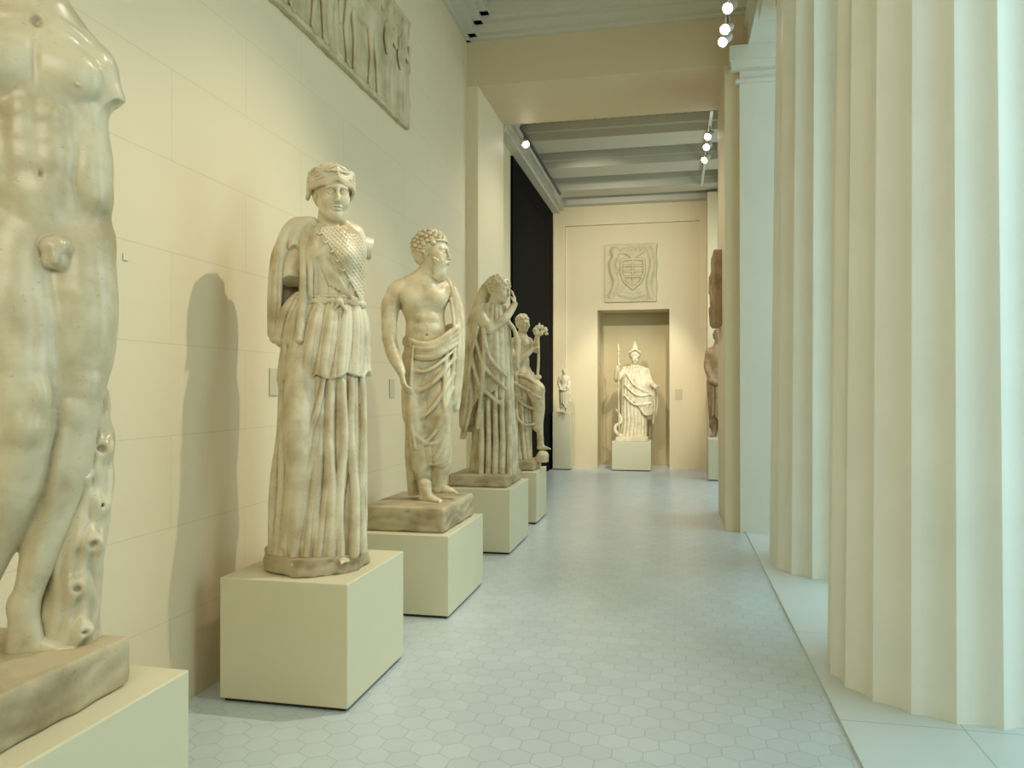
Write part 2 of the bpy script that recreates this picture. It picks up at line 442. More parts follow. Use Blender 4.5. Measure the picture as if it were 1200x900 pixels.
# ================================================================== ROOM
XL=-2.44
box('floor',-3.2,8,-4,18,-.2,0,M_floor,struct=True)
box('trim_1',.775,8,-4,8.86,-.05,.012,M_slab,struct=True)
box('wall_left',-3.0,XL,-4,8.95,0,6.3,M_wall,struct=True)
box('wall_rear',-3,8,-4.3,-4,0,6.3,M_wallx,struct=True)
box('wall_portal_pier',-3.0,-2.30,8.92,10.33,0,5.23,M_wallx,struct=True)
box('wall_portal_jamb',.56,.715,8.92,10.33,0,5.23,M_wallx,struct=True)
box('wall_portal_lintel',-3.0,.80,8.92,10.33,5.23,6.3,M_tan,struct=True)
box('wall_left_passage',-3.0,-2.42,10.33,15.5,0,6.3,M_wallx,struct=True)
box('ceiling',-3.0,8,-4,8.92,6.12,6.4,M_orn,struct=True)
box('ceiling_passage',-3.0,3,10.33,15.6,5.6,5.9,M_orn,struct=True)
for i,(a,b) in enumerate(((11.5,12.1),(13.0,13.6),(14.5,15.0))):
    box('trim_%d'%(i+2),-2.42,.9,a,b,5.36,5.62,M_ceil,struct=True)
    box('trim_%d'%(i+20),-2.42,.9,a-.08,b+.08,5.48,5.61,M_ceil,struct=True)
box('trim_5',-2.42,-2.2,10.33,15.5,5.22,5.45,M_ceil,struct=True)
box('trim_6',-2.42,.9,15.28,15.5,5.28,5.6,M_ceil,struct=True)
box('trim_7',-2.42,-2.28,10.33,15.5,5.16,5.22,M_ceil,struct=True)
for i,(p,a,b) in enumerate(((.05,5.765,5.80),(.14,5.80,5.90),(.24,5.90,5.95),(.34,5.95,6.13))):
    box('trim_%d'%(8+i),XL,XL+p,-4,8.92,a,b,M_ceil,struct=True)
    box('trim_%d'%(12+i),XL,.8,8.92-p,8.92,a,b,M_ceil,struct=True)
for i,y in enumerate((2.2,4.6,7.0)):
    box('trim_%d'%(24+i),-2.1,.8,y,y+.5,5.95,6.13,M_ceil,struct=True)
Y=15.5
box('wall_back',-3.0,-2.17,Y,Y+.4,0,6,M_wallx,struct=True)
box('wall_back_side',.49,2.6,Y,Y+.4,0,6,M_wallx,struct=True)
box('wall_back_top',-2.17,.49,Y,Y+.4,4.9,6,M_wallx,struct=True)
Y2=Y+.09
box('wall_back_panel_a',-2.17,-1.52,Y2,Y2+.9,0,4.9,M_wallx,struct=True)
box('wall_back_panel_b',-.09,.49,Y2,Y2+.9,0,4.9,M_wallx,struct=True)
box('wall_back_panel_c',-1.52,-.09,Y2,Y2+.9,3.18,4.9,M_wallx,struct=True)
box('wall_niche',-1.7,.1,Y2+.7,Y2+.9,0,3.4,plain('niche_plaster',srgb(196,182,140),.6,.04),struct=True)
box('wall_right_pilaster',.715,2.2,8.86,10.33,0,5.33,M_white,struct=True)
box('trim_31',.62,2.3,8.76,10.4,5.12,5.20,M_white,struct=True)
box('trim_32',.60,2.3,8.72,10.4,5.20,5.36,M_white,struct=True)
box('trim_33',.67,2.3,8.82,10.4,4.98,5.02,M_white,struct=True)
box('wall_right_architrave',.80,2.12,-4,10.4,5.36,6.3,M_white,struct=True)
box('trim_34',.76,2.16,-4,8.9,5.62,5.68,M_white,struct=True)
box('wall_right_passage',.86,2.2,10.4,15.5,5.25,6,M_white,struct=True)
box('wall_right_outer',2.8,3.0,10.3,15.9,0,6,M_white,struct=True)
box('wall_right_pier',.62,.80,14.9,15.5,0,5.3,M_wallx,struct=True)
dr=empty('door_1',(-2.40,13.2,0),'tall black polished stone doorway set in cream wall','doorway'); dr['kind']='structure'
box('door_frame_side',-2.44,-2.385,11.35,11.65,0,5.12,M_black,dr)
box('door_frame_side',-2.44,-2.385,15.0,15.3,0,5.12,M_black,dr)
box('door_frame_head',-2.44,-2.385,11.65,15.0,4.8,5.12,M_black,dr)
box('door_leaf',-2.44,-2.39,11.65,15.0,0,4.8,M_black,dr)

def column(x,y,rot):
    e=empty('column',(x,y,.012),'white fluted stone column without a base, lit by daylight','column','colonnade of fluted columns')
    seg=12; nf=20; zs=np.linspace(0,5.14,28); V=[];Fc=[]
    for f in range(nf):
        b=len(V)
        for z in zs:
            R=.62-.0115*z-.0004*z*z
            for j in range(seg+1):
                t=j/seg; a=2*math.pi*(f+t)/nf+rot
                q=min(1,max(0,(abs(2*t-1)-0)/.94)); r=R-.031*(1-q*q)*(R/.62)
                V.append((r*math.cos(a),r*math.sin(a),z))
        for i in range(len(zs)-1):
            for j in range(seg):
                p=b+i*(seg+1)+j; Fc.append((p,p+1,p+seg+2,p+seg+1))
    mesh_obj('shaft',V,Fc,M_col,e,True)
    prof=[(.55,5.12),(.565,5.14),(.55,5.15),(.57,5.17),(.60,5.20),(.63,5.23),(.63,5.25)]
    V=[];Fc=[];n=48
    for r,z in prof:
        for i in range(n): V.append((r*math.cos(2*math.pi*i/n),r*math.sin(2*math.pi*i/n),z))
    for k in range(len(prof)-1):
        for i in range(n): Fc.append((k*n+i,k*n+(i+1)%n,(k+1)*n+(i+1)%n,(k+1)*n+i))
    mesh_obj('capital',V,Fc,M_col,e,True)
    box('abacus',x-.64,x+.64,y-.64,y+.64,5.25,5.36,M_col,e,.005)
column(1.467,4.59,.05); column(1.463,7.31,.05); column(1.463,1.87,.05)

def pedestal(x0,x1,y0,y1,z1,lab):
    e=empty('pedestal',((x0+x1)/2,(y0+y1)/2,0),lab,'pedestal','painted box pedestals')
    box('body',x0,x1,y0,y1,.018,z1,M_ped,e,.006)
    box('base',x0+.02,x1-.02,y0+.02,y1-.02,0,.018,M_dark,e)  # thin inset strip, coloured dark to stand for the shadow underneath
pedestal(-2.34,-1.57,1.30,2.27,.67,'low cream painted box under the nude male statue')
pedestal(-2.275,-1.575,3.54,4.34,.633,'cream painted box under the pleated-dress goddess statue')
pedestal(-2.23,-1.53,5.12,6.10,.575,'cream painted box under the bearded god statue')
pedestal(-2.25,-1.545,7.22,8.18,.624,'cream painted box under the veiled woman statue')
pedestal(-2.20,-1.585,8.90,9.62,.613,'cream painted box under the stepping figure statue')
pedestal(-1.185,-.44,15.0,15.72,.563,'pale box in front of the wall niche')
pedestal(-2.34,-1.98,14.95,15.32,1.128,'tall narrow cream box beside black doorway')
pedestal(.575,.95,13.7,14.3,.716,'pale box under the brown statue')

def slabmesh(name,x0,x1,y0,y1,z0,z1,parent,mat,rnd=.012,h=.012,nz=.006,oval=False):
    """weathered stone slab"""
    F=Fd(x0-.06,x1+.06,-z1-.05,-z0+.05,y0-.06,y1+.06,h)
    if oval:
        cx=(x0+x1)/2;cy=(y0+y1)/2
        F.loft([-z1,-z0],[cx,cx],[(x1-x0)/2*.95,(x1-x0)/2],[(y1-y0)/2*.95,(y1-y0)/2],[cy,cy],fold=lambda th,V:.012*np.sin(3*th+1)+.008*np.sin(7*th),k=.01,pad=.05)
    else: F.boxp(((x0+x1)/2,-(z0+z1)/2,(y0+y1)/2),((x1-x0)/2,(y1-y0)/2,(z1-z0)/2),.01,rnd=rnd)
    F.disp(lambda u,v,y:nz*(.5*np.sin(u*23+2*np.sin(v*31))*np.sin(y*19+u*7)+.3*np.sin(u*61+y*47+v*53)+.4*np.sin(v*90+3*np.sin(u*9+y*11)))*(-v<z1-.02),.05)
    V,Fc=F.nets(); V[:,2]=np.maximum(V[:,2],z0); V-=np.array(parent.location)
    return mesh_obj(name,V,Fc,mat,parent,True)

# ================================================================== STATUE 1 : nude male
def statue_nude():
    d0=2.30; B=Vector((-1.99,1.80,.672))
    e=statue_root(B,45,'nude male marble statue with tree stump support, arms broken off')
    slabmesh('plinth',-2.30,-1.67,1.40,2.12,.672,.822,e,M_plinth,.012,.011,.006)
    F=Fd(-125,170,-135,778,-105,92,1.4)
    # arms first, then broken surfaces, then the torso is joined on
    F.ell((112,72,4),(30,31,32),12)
    F.chain([(114,74,4),(126,104,0)],[28,26],8)
    F.cut(lambda u,v,y: ((u*.35+v*.94)-149+1.0*np.sin(u*.21+y*.1)+.7*np.sin(y*.23)))
    F.ell((-54,66,4),(32,31,34),12)
    F.chain([(-56,70,4),(-70,150,8)],[30,26],10)
    F.cut(lambda u,v,y: v-150.+1*np.sin(u*.2))
    F.chain([(50,-40,0),(42,30,12)],[29,37],16)
    F.ell((36,92,6),(88,54,90),16)
    F.chain([(-58,52,12),(4,20,16),(68,24,16),(108,62,10)],[26,32,32,27],14)
    F.ell((106,138,10),(24,36,58),20); F.ell((-36,132,14),(24,32,50),18)
    # pectorals
    F.ell((78,88,-34),(43,21,31),10,rot=(0,12,0)); F.ell((-4,88,-36),(44,20,32),10,rot=(0,-12,0))
    F.ell((88,106,-55),2.8,2); F.ell((-18,106,-56),2.8,2)
    F.chain([(38,56,-48),(38,112,-54)],[2,3],10,'sub')
    # waist / abdomen
    F.ell((48,190,0),(84,47,86),20)
    F.ell((108,200,-2),(24,35,50),18)
    for (u,v,w) in ((24,142,17),(57,142,17),(25,168,17),(58,169,17),(27,194,16),(60,195,16)):
        F.ell((u,v,-35),(w,11.5,14),11)
    F.ell((46,236,-31),(35,18,30),14)
    F.chain([(41,122,-55),(44,205,-55)],[1,1.4],9,'sub')
    F.chain([(8,130,-48),(2,170,-45),(6,215,-45)],[1.4,2,1.4],12,'sub',smooth=True); F.chain([(80,130,-48),(90,170,-45),(86,215,-45)],[1.4,2,1.4],12,'sub',smooth=True)
    F.ell((46,212,-51),(4,7,5),4,mode='sub')
    for i in range(5):
        F.ell((100+i*2.5,124+i*15,-22+i*4),(12,9,7),11,rot=(0,28,0)); F.ell((-12-i*2,124+i*15,-24+i*4),(12,9,7),11,rot=(0,-28,0))
    # hips
    F.ell((110,228,-2),(25,35,27),14,rot=(0,-10,0)); F.ell((-14,230,-4),(26,33,24),12,rot=(0,15,0))
    F.ell((56,272,6),(84,48,50),16)
    F.ell((98,282,36),(42,36,48),14); F.ell((10,286,36),(42,36,46),14)
    F.chain([(130,248,-24),(112,268,-42),(86,289,-48)],[1.6,3,2],9,'sub',smooth=True)
    F.chain([(-20,248,-28),(8,272,-44),(44,292,-48)],[1.6,3,2],9,'sub',smooth=True)
    # standing leg
    F.chain([(94,300,2),(94,345,-2),(92,420,-4),(86,478,-6)],[46,48,43,33],14,smooth=True)
    F.ell((110,375,-8),(30,36,72),12); F.ell((74,400,-24),(26,22,54),12)
    F.ell((101,450,-28),(16,14,23),9); F.ell((70,448,-28),(15,13,21),9)
    F.ell((84,482,-30),(17,13,18),6)
    F.chain([(86,480,-4),(78,540,2),(58,610,2),(38,680,0),(30,705,0)],[33,34,28,19,17],10,smooth=True)
    F.ell((86,545,16),(26,28,48),12); F.ell((56,548,12),(20,24,44),12)
    F.chain([(76,508,-32),(58,600,-25),(38,680,-17)],[5,5,4],9)
    foot(F,(28,708,2),80,92,768,8,.19)
    # other leg, knee forward
    F.chain([(16,300,0),(18,350,-12),(24,430,-26),(28,492,-34)],[47,48,43,33],14,smooth=True)
    F.ell((2,380,-32),(30,29,64),12); F.ell((38,400,-36),(24,20,54),12)
    F.ell((44,464,-56),(15,12,21),8); F.ell((14,464,-56),(14,11,20),8)
    F.ell((30,500,-60),(17,12,18),6)
    F.chain([(28,496,-34),(18,560,-20),(-4,630,4),(-30,700,30)],[33,34,27,17],10,smooth=True)
    F.ell((8,560,-4),(29,28,48),12)
    foot(F,(-32,712,32),10,88,768,8,.18)
    # genitals
    F.ell((63,294,-45),(17,12,12),7); F.ell((58,308,-43),(9,10,10),6); F.ell((69,309,-43),(9,10,10),6)
    F.chain([(63,296,-51),(63,306,-55),(63,311,-55)],[5,4.6,3.8],5)
    F.chain([(48,32,-27),(80,34,-25),(108,50,-12)],[3.5,4,4],9,smooth=True); F.chain([(34,32,-28),(0,34,-27),(-44,50,-12)],[3.5,4,4],9,smooth=True)
    F.ell((41,36,-36),(7,8,8),6,mode='sub')
    P,R=head(F,(58,-82,-6),104,25,8)
    F.cut(lambda u,v,y: v-766.)
    sculpt(F,'body',M_s1,e,d0)
    H=Fd(0,130,-160,10,-80,60,1.9)
    hair(H,P,R,104,150,.05,.28,-.4,band=True); sculpt(H,'hair',M_s1,e,d0)
    G=Fd(20,180,420,775,-40,95,1.4)
    G.chain([(104,440,44),(108,500,38),(106,560,32),(98,620,24),(88,690,22),(80,775,22)],[22,31,35,36,37,42],12,smooth=True)
    for (u,v,y,r) in ((120,528,8,16),(98,556,-4,15),(110,640,-10,16),(90,690,-14,14),(118,596,4,12),(118,470,20,10),(98,742,-18,12)):
        G.ell((u,v,y),(r,r*.8,r*.8),14); G.ell((u+2,v+1,y-r*.7),(r*.42,r*.4,r*.3),5,mode='sub')
    G.disp(lambda u,v,y:1.6*np.sin(v*.11+2.2*np.sin(u*.09+y*.08))+1.0*np.sin(u*.36+v*.05+1.5*np.sin(v*.05)),8)
    G.cut(lambda u,v,y: v-766.)
    sculpt(G,'tree_stump',M_s1,e,d0)
statue_nude()

# ================================================================== STATUE 2 : robed goddess
def statue_goddess():
    d0=4.2; s=d0/FPX; B=base_of(369,.634,d0)
    e=statue_root(B,375,'robed goddess statue in long pleated dress with diagonal scaly breast guard')
    slabmesh('plinth',B.x-.29,B.x+.29,B.y-.27,B.y+.27,.634,.725,e,M_plinth,.02,.01,.008,True)
    F=Fd(325,450,186,370,-58,52,.65)
    F.chain([(386,250,2),(386,275,4)],[13.5,17],8)
    F.ell((384,292,4),(38,24,30),8)
    P,R=head(F,(389,227,-6),66,14,8)
    F.chain([(408,283,4),(438,287,16)],[14,13],8)
    F.chain([(347,292,-2),(341,322,-8),(343,342,-14)],[13,12.5,11.5],6)
    F.cut(lambda u,v,y: np.where(u>415,u+.15*v-481+.4*np.sin(v*.35+y*.2),-40.))
    F.cut(lambda u,v,y: np.where(u<358,v-338.-.5*y+.4*np.sin(u*.3),-40.))
    sculpt(F,'body',M_s2,e,d0)
    Hh=Fd(350,428,182,270,-50,45,.65)
    hair(Hh,P,R,66,60,.04,.30,-.16,bun=False,band=False,base=1.05)
    for sx in (-1,1):
        for j in range(9):      # wavy locks swept from the parting back over the ears
            z0=.40-.050*j; y0=-.27-.035*j if j<5 else -.40+.03*(j-5)
            pts=[(0,y0+.03,max(z0,.17)+.06)]
            for i in range(1,9):
                a=i/8.*2.3; wv=.02*math.sin(i*2.2+j*1.2)
                pts.append((sx*(.04+.355*math.sin(min(a,1.9))),-.37*math.cos(a)*(1-.22*max(0,z0-.2)/.25)+.05,max(z0,.16)-.05*i/8.-(.12+.03*max(0,j-4))*(i/8.)**2+wv))
            Hh.chain([P(*p) for p in pts],[.030*66]+[.036*66]*(len(pts)-1),.5,smooth=True)
    Hh.chain([P(.35*math.sin(a),.06-.40*math.cos(a),.33+.03*math.cos(a)) for a in np.linspace(0,6.2832,21)],.02*66,.5)
    sculpt(Hh,'hair',M_s2,e,d0)
    R_=Fd(300,446,256,656,-70,72,.8)
    def fs(th,V):
        a=np.interp(V,[350,430,520,650],[2,4.2,5.5,7]).astype(f4)
        leg=np.exp(-((th+.62)/.42)**2)*np.interp(V,[390,440,590,640],[0,1,1,.3]).astype(f4)
        f=np.abs(np.sin(8.5*th+1.4*np.sin(2*th+.5)+.5*np.sin(V/46)+.25*np.sin(V/19.+3*th)))
        g=np.abs(np.sin(20.5*th+V*.012+1.5*np.sin(3*th)))
        return a*(f-.62)*(1-.8*leg)+a*.2*(g-.5)*(1-.55*leg)
    R_.loft([350,400,450,500,560,610,650],[389,382,381,381,379,376,373],[36,46,48,48,51,54,56],[30,38,41,42,44,46,48],0,fs,bot=lambda th:645+2.5*np.sin(5*th),k=2)
    R_.chain([(356,420,-20),(350,490,-38),(352,560,-32),(350,625,-30)],[18,17,14,13],12,smooth=True)
    R_.loft([260,270,288,318,348,362],[384,384,385,386,388,389],[20,38,43,40,36,37],[16,26,34,34,29,31],0,lambda th,V:1.0*(np.abs(np.sin(9.5*th+V*.03))-.5),k=4)
    R_.ell((371,306,-23),(14,14,15),8); R_.ell((404,304,-23),(14,14,15),8)
    R_.ell((387,258,-10),(19,20,12),4,mode='sub')
    def fo(th,V):
        a=np.interp(V,[352,365,450],[1,3,5.0]).astype(f4)
        return a*(np.abs(np.sin(6.5*th+.8*np.sin(2*th)+.012*V+.3*np.sin(V/17.)))-.6)+a*.25*(np.abs(np.sin(17*th+.02*V))-.5)
    R_.loft([356,372,400,425,456],[389,386,383,382,381],[37,46,51,53,55],[32,40,44,46,48],0,fo,bot=lambda th:443+3*(np.abs(np.sin(4.5*th+.9))-.5)*2-5*np.cos(th-1.3),k=1.0)
    pts=[(389+39*math.sin(a),357-2*math.cos(a),-32.5*math.cos(a)) for a in np.linspace(0,2*math.pi,33)]
    R_.chain(pts,2.8,1.0)
    R_.chain([(p[0],p[1]+3.0*math.sin(i*1.3),p[2]*1.03) for i,p in enumerate(pts)],1.9,.8)
    R_.chain([(p[0],p[1]+3.0*math.sin(i*1.3+3.14),p[2]*1.03) for i,p in enumerate(pts)],1.9,.8)
    R_.ell((397,357,-35),(5,4,4),1.5); R_.chain([(398,358,-35),(404,366,-37),(401,374,-38)],[2.2,1.8,1.2],1); R_.chain([(396,358,-35),(390,367,-37)],[2.2,1.2],1)
    # cloth bulges behind the shoulders, added to widen the shadow on the wall
    R_.chain([(366,266,16),(352,280,32),(340,320,36),(334,392,34)],[12,19,20,16],8,smooth=True)
    R_.chain([(400,266,18),(412,290,30),(414,340,28)],[11,15,13],8,smooth=True)
    for (pts,r) in (
        ([(363,262,0),(346,268,-6),(334,286,-10),(327,320,-12),(325,360,-12),(323,398,-8)],[9,10,9,7,6,6]),
        ([(362,262,-8),(350,274,-14),(344,296,-20)],[8,7,5]),
        ([(340,276,6),(327,300,6),(322,340,4),(321,392,2)],[10,9,8,7]),
        ([(345,280,18),(334,320,24),(328,390,20)],[14,14,12]),
        ([(350,350,-16),(340,362,-18),(332,380,-18),(328,399,-16)],[6,7,6,5]),
        ([(360,352,-20),(350,366,-24),(342,386,-24),(338,400,-22)],[6,6,6,5])):
        R_.chain(pts,r,5,smooth=True)
    for (pts) in ([(352,264,-10),(338,280,-15),(331,310,-18),(329,350,-18),(327,396,-17)],[(344,268,-2),(331,290,-4),(325,330,-6),(322,392,-6)],
                  [(350,352,-24),(340,372,-26),(335,397,-24)],[(330,290,8),(322,330,6),(317,388,4)]):
        R_.chain(pts,2.0,1.8,smooth=True)
    R_.ell((343,316,-22),(9,12,24),3,mode='sub',rot=(0,8,0))
    R_.chain([(358,262,-6),(357,300,-24),(356,345,-26),(352,400,-36)],[5,5,5,4],3,smooth=True)
    R_.chain([(364,266,-12),(364,305,-30),(364,350,-28)],[3,3,3],2,smooth=True)
    for i in range(6):
        R_.chain([(360+i*3,268+i*3,-14-i),(372+i*4.4,300+i*5,-34),(386+i*4.8,336+i*3,-31)],[1.9,2.1,1.6],2,smooth=True)
    R_.chain([(402,264,2),(416,272,4),(424,284,8)],[11,12,10],5)
    for (u0,u1,v0,y,r,w) in ((376,372,442,-42,3.6,2),(388,386,446,-44,4.8,-2),(401,399,448,-43,4.0,2.5),(412,414,446,-38,5.2,-2),(424,425,440,-28,4.2,2),(336,327,400,-23,4.2,-2),(330,321,430,-13,4.4,2)):
        R_.chain([(u0,v0,y+4),(u0*.67+u1*.33+w,v0*.67+213,y+1),(u0*.33+u1*.67-w,v0*.33+427,y),(u1,642,y-2)],[r*.6,r*.8,r*1.1,r*1.2],5,smooth=True)
    for (u0,v0,u1,v1,y) in ((380,440,356,520,-45),(372,500,342,610,-42),(360,540,334,632,-38)):
        R_.chain([(u0,v0,y),((u0+u1)/2+4,(v0+v1)/2,y-1),(u1,v1,y+4)],[2.2,2.8,1.8],3,smooth=True)
    R_.cut(lambda u,v,y: v-648.)
    sculpt(R_,'dress',M_s2,e,d0)
    A=Fd(352,446,258,372,-58,20,.6)
    A.loft([264,272,288,318,348,358],[384,384,385,386,388,389],[26,41,46,43,39,39],[18,28,35,36,32,32],0,None,k=2)
    A.ell((371,306,-25),(14,14,15),10); A.ell((404,304,-25),(14,14,15),10)
    def sc(u,v,y):
        p=(u+v)*.175; q=(u-v)*.175; row=np.floor(q); a=(p+.5*(row%2))%1.; b=q%1.
        return .5*np.clip(1.15-np.sqrt((a-.5)**2*3.2+(b)**2*1.1),0,1)
    A.disp(sc,5)
    A.cut(lambda u,v,y: np.maximum(np.maximum((v-262)*.62-(u-366)*1.0, -(v-262)*.50+(u-416)*1.0)*.8, y+4))
    A.ell((387,256,-14),(20,22,16),3,mode='sub')
    for t in np.linspace(0,1,9):
        c=(367+t*54,268+t*84,-24-16*math.sin(t*3.0)); A.chain([(c[0]-2,c[1],c[2]),(c[0],c[1]+2,c[2]-1),(c[0]+2,c[1],c[2])],1.0,1)
    sculpt(A,'scaled_breast_guard',M_s2,e,d0)
    for (a,w) in (((398,630,-32),14),((355,630,-30),-12)):
        G=Fd(a[0]-22,a[0]+26,618,660,-70,0,.8); foot(G,a,w,34,650,3); sculpt(G,'foot',M_s2,e,d0)
statue_goddess()

# ================================================================== STATUE 3 : bearded god
def statue_god():
    d0=5.85; B=base_of(499,.577,d0)
    e=statue_root(B,499,'bearded bare-chested god statue wrapped in a cloak below the waist')
    slabmesh('plinth',-2.20,-1.585,5.20,6.02,.577,.755,e,M_plinth,.02,.013,.006)
    F=Fd(440,550,266,600,-56,42,.7)
    F.chain([(505,312,-2),(500,332,2)],[12,16],8)
    F.ell((496,352,2),(27.5,20,32),9)
    F.chain([(474,337,2),(497,328,5),(519,338,2)],[10.5,13,10.5],8)
    F.ell((468,341,0),(10.5,11.5,12.5),6); F.ell((520,343,0),(9.5,11.5,11.5),6)
    F.ell((485,351,-12.5),(15,8,12),7,rot=(0,-10,0)); F.ell((510,351,-12.5),(14,8,12),7,rot=(0,10,0))
    F.ell((499,388,0),(24,18.5,30),8)
    for (u,v) in ((493,374),(506,374),(493,386),(507,386)): F.ell((u,v,-14),(6,4,5),4)
    F.chain([(499,342,-23),(500,396,-20)],.6,2.5,'sub'); F.ell((500,394,-19.5),(2,3,2),1.5,mode='sub')
    P,R=head(F,(507,297,-4),50,66,2,ears=True)
    F.chain([(463,342,0),(457,372,-4),(457,397,-10)],[10,9.6,8],4,smooth=True)
    F.ell((455,362,-5),(8,9,15),4)
    F.chain([(457,397,-10),(462,416,-20),(471,436,-29)],[8.2,8,5.2],3,smooth=True)
    hand(F,(471,436,-29),(.2,0,-1),(.9,.2,0),30,24,-1)
    F.chain([(488,420,0),(485,480,-5),(490,500,-4),(494,535,2),(497,570,0)],[17,14,12,12.5,7],6,smooth=True)
    F.chain([(512,420,0),(516,490,-6),(517,510,-4),(518,540,3),(512,572,4)],[17,14,12,12.5,7],6,smooth=True)
    foot(F,(498,566,-8),52,36,586,3.5,.19); foot(F,(515,562,8),62,34,578,3.5,.19)
    sculpt(F,'body',M_s3,e,d0)
    Hh=Fd(470,548,262,350,-40,36,.65)
    hair(Hh,P,R,50,150,.055,.27,-.22,base=1.04); beard(Hh,P,R,50)
    sculpt(Hh,'hair_and_beard',M_s3,e,d0)
    C=Fd(462,552,322,592,-48,42,.7)
    def fc(th,V):
        return 1.1*(np.abs(np.sin(3.5*th+V*.03+.9*np.sin(V*.045)))-.6)+.6*(np.abs(np.sin(9*th+V*.07+np.sin(V*.1)))-.5)
    C.loft([404,415,440,470,500,530,560],[504,505,506,505,505,506,507],[26,29,29,27,25,22,19],[21,23,24,23,20,18,16],0,fc,bot=lambda th:549-14*np.sin(th+.4)+3*np.sin(4*th),k=2)
    C.chain([(486,430,-10),(484,480,-14),(489,505,-12),(492,545,-6)],[12,12,10,9],6,smooth=True); C.chain([(514,430,-12),(517,485,-16),(517,508,-13),(517,540,-6)],[12,12,10,9],6,smooth=True)
    for i,(a,b) in enumerate(((402,383),(407,389),(412,395),(417,401))):
        C.chain([(480,a-4,-8),(490,a+2,-21-i%2),(508,a+2,-26-i%2),(525,(a+b)/2,-23),(536,b,-10)],[2.6,3.2,3.8,3.4,2.8],2.2,smooth=True)
    C.chain([(480,400,8),(500,400,21),(530,386,18)],[9,9,9],5,smooth=True)
    for (p,r) in (([(516,328,10),(524,331,2),(530,346,-4),(534,368,-6),(536,395,-8),(535,430,-10),(531,472,-10)],[6,6,5,5,5,5,4]),
                  ([(512,330,14),(529,340,12),(538,370,8),(539,420,4),(534,478,0)],[8,8,7,6,5]),
                  ([(528,352,-9),(532,385,-13),(531,430,-16),(526,475,-15)],[2,2,2,1.6])): C.chain(p,r,2,smooth=True)
    C.chain([(492,405,14),(486,470,17),(484,530,15),(487,579,12)],[14,12,9,7],5,smooth=True)
    C.chain([(481,470,8),(479,530,8),(483,580,6)],[5,5,5],3)
    C.chain([(479,404,-4),(478,430,2),(480,480,6)],[5,6,5],4,smooth=True)
    for (a,b,c_,d_,r) in (((532,410,-16),(515,426,-27),(497,436,-27),(480,432,-15),2.0),((532,420,-16),(514,442,-28),(496,456,-27),(480,456,-15),2.4),((531,438,-15),(516,464,-28),(500,484,-25),(482,494,-15),2.0),
                         ((530,454,-14),(519,482,-27),(508,507,-24),(490,524,-18),1.8),((484,408,-22),(482,444,-24),(481,484,-24),(487,524,-20),1.6),((528,472,-14),(524,502,-20),(516,526,-20),(508,538,-18),1.6),
                         ((524,416,-22),(520,444,-27),(520,474,-28),(524,504,-22),1.4),((482,502,-20),(496,516,-20),(508,518,-20),(522,510,-18),1.3)):
        C.chain([a,b,c_,d_],[r*.6,r,r,r*.6],3.4,smooth=True)
    C.cut(lambda u,v,y: v-581.)
    sculpt(C,'cloak',M_s3,e,d0)
statue_god()

# ================================================================== STATUE 4 : veiled woman with raised arm
def statue_woman():
    d0=7.93; B=base_of(574,.626,d0)
    e=statue_root(B,574,'draped woman statue raising one hand to her veiled head')
    slabmesh('plinth',-2.2,-1.60,7.34,8.05,.626,.745,e,M_plinth,.02,.014,.006)
    F=Fd(548,616,318,420,-32,30,.5)
    P,R=head(F,(586,340,-5),31,58,12)
    F.chain([(582,350,0),(578,366,2)],[8,10],5); F.ell((577,376,2),(18,14,18),6)
    F.chain([(564,362,-4),(566,376,-12),(573,387,-18)],[8,7.5,6.5],4,smooth=True)
    F.chain([(573,387,-18),(590,376,-14),(603,357,-4)],[6.2,5.4,3.6],3,smooth=True)
    hand(F,(603,357,-4),(-.05,.1,1),(-.9,.2,0),18,16,1)
    sculpt(F,'body',M_s3,e,d0)
    C=Fd(532,616,316,562,-38,36,.62)
    hair(C,P,R,31,70,.05,.25,-.4,band=True,base=1.10)
    C.chain([(578,330,8),(568,342,10),(562,360,8),(556,380,6)],[8,8,9,10],4,smooth=True)
    def fw(th,V):
        a=np.interp(V,[360,440,555],[1.2,2.6,3.6]).astype(f4); return a*(np.abs(np.sin(7.5*th+1.0*np.sin(2*th)+.015*V))-.6)+a*.2*(np.abs(np.sin(14*th+V*.02))-.5)
    C.loft([358,375,400,440,480,520,556],[578,577,577,578,579,580,578],[14,20,22,23,24,26,28],[12,17,18,18,19,20,22],0,fw,k=1.5)
    C.loft([356,370,400,440,475,512],[572,570,572,573,570,568],[12,22,27,29,31,30],[13,18,21,22,23,23],2,lambda th,V:2.0*(np.abs(np.sin(5.5*th+.02*V+.6))-.6),bot=lambda th:470-34*np.sin(th+.25)+5*np.sin(5*th),k=1.5)
    for p in ([(566,388,-22),(574,420,-26),(592,440,-22)],[(556,392,-16),(568,430,-25),(592,456,-22)],[(552,410,-14),(562,450,-24),(588,474,-20)],[(550,430,-12),(553,470,-18),(544,512,-12)],
              [(560,386,-20),(552,420,-18),(548,470,-14),(541,512,-8)],[(568,388,-22),(566,440,-26),(560,500,-22)],[(596,378,-10),(604,392,-10),(606,430,-8)],[(598,380,-4),(607,398,-4),(607,432,-2)]):
        C.chain(p,[2.0,2.4,2.1,2.0][:len(p)],2.4,smooth=True)
    for (u,r) in ((572,3),(580,3.4),(588,3.4),(596,3),(564,3)): C.chain([(u,470,-20),(u+1,515,-22),(u,556,-24)],[r*.8,r,r*1.1],2)
    C.cut(lambda u,v,y: v-555.)
    sculpt(C,'robe',M_s3,e,d0)
    for (a,w) in (((588,546,-14),40),((570,548,-14),10)):
        G=Fd(a[0]-16,a[0]+24,536,562,-44,6,.6); foot(G,a,w,20,556,2); sculpt(G,'foot',M_s3,e,d0)
statue_woman()

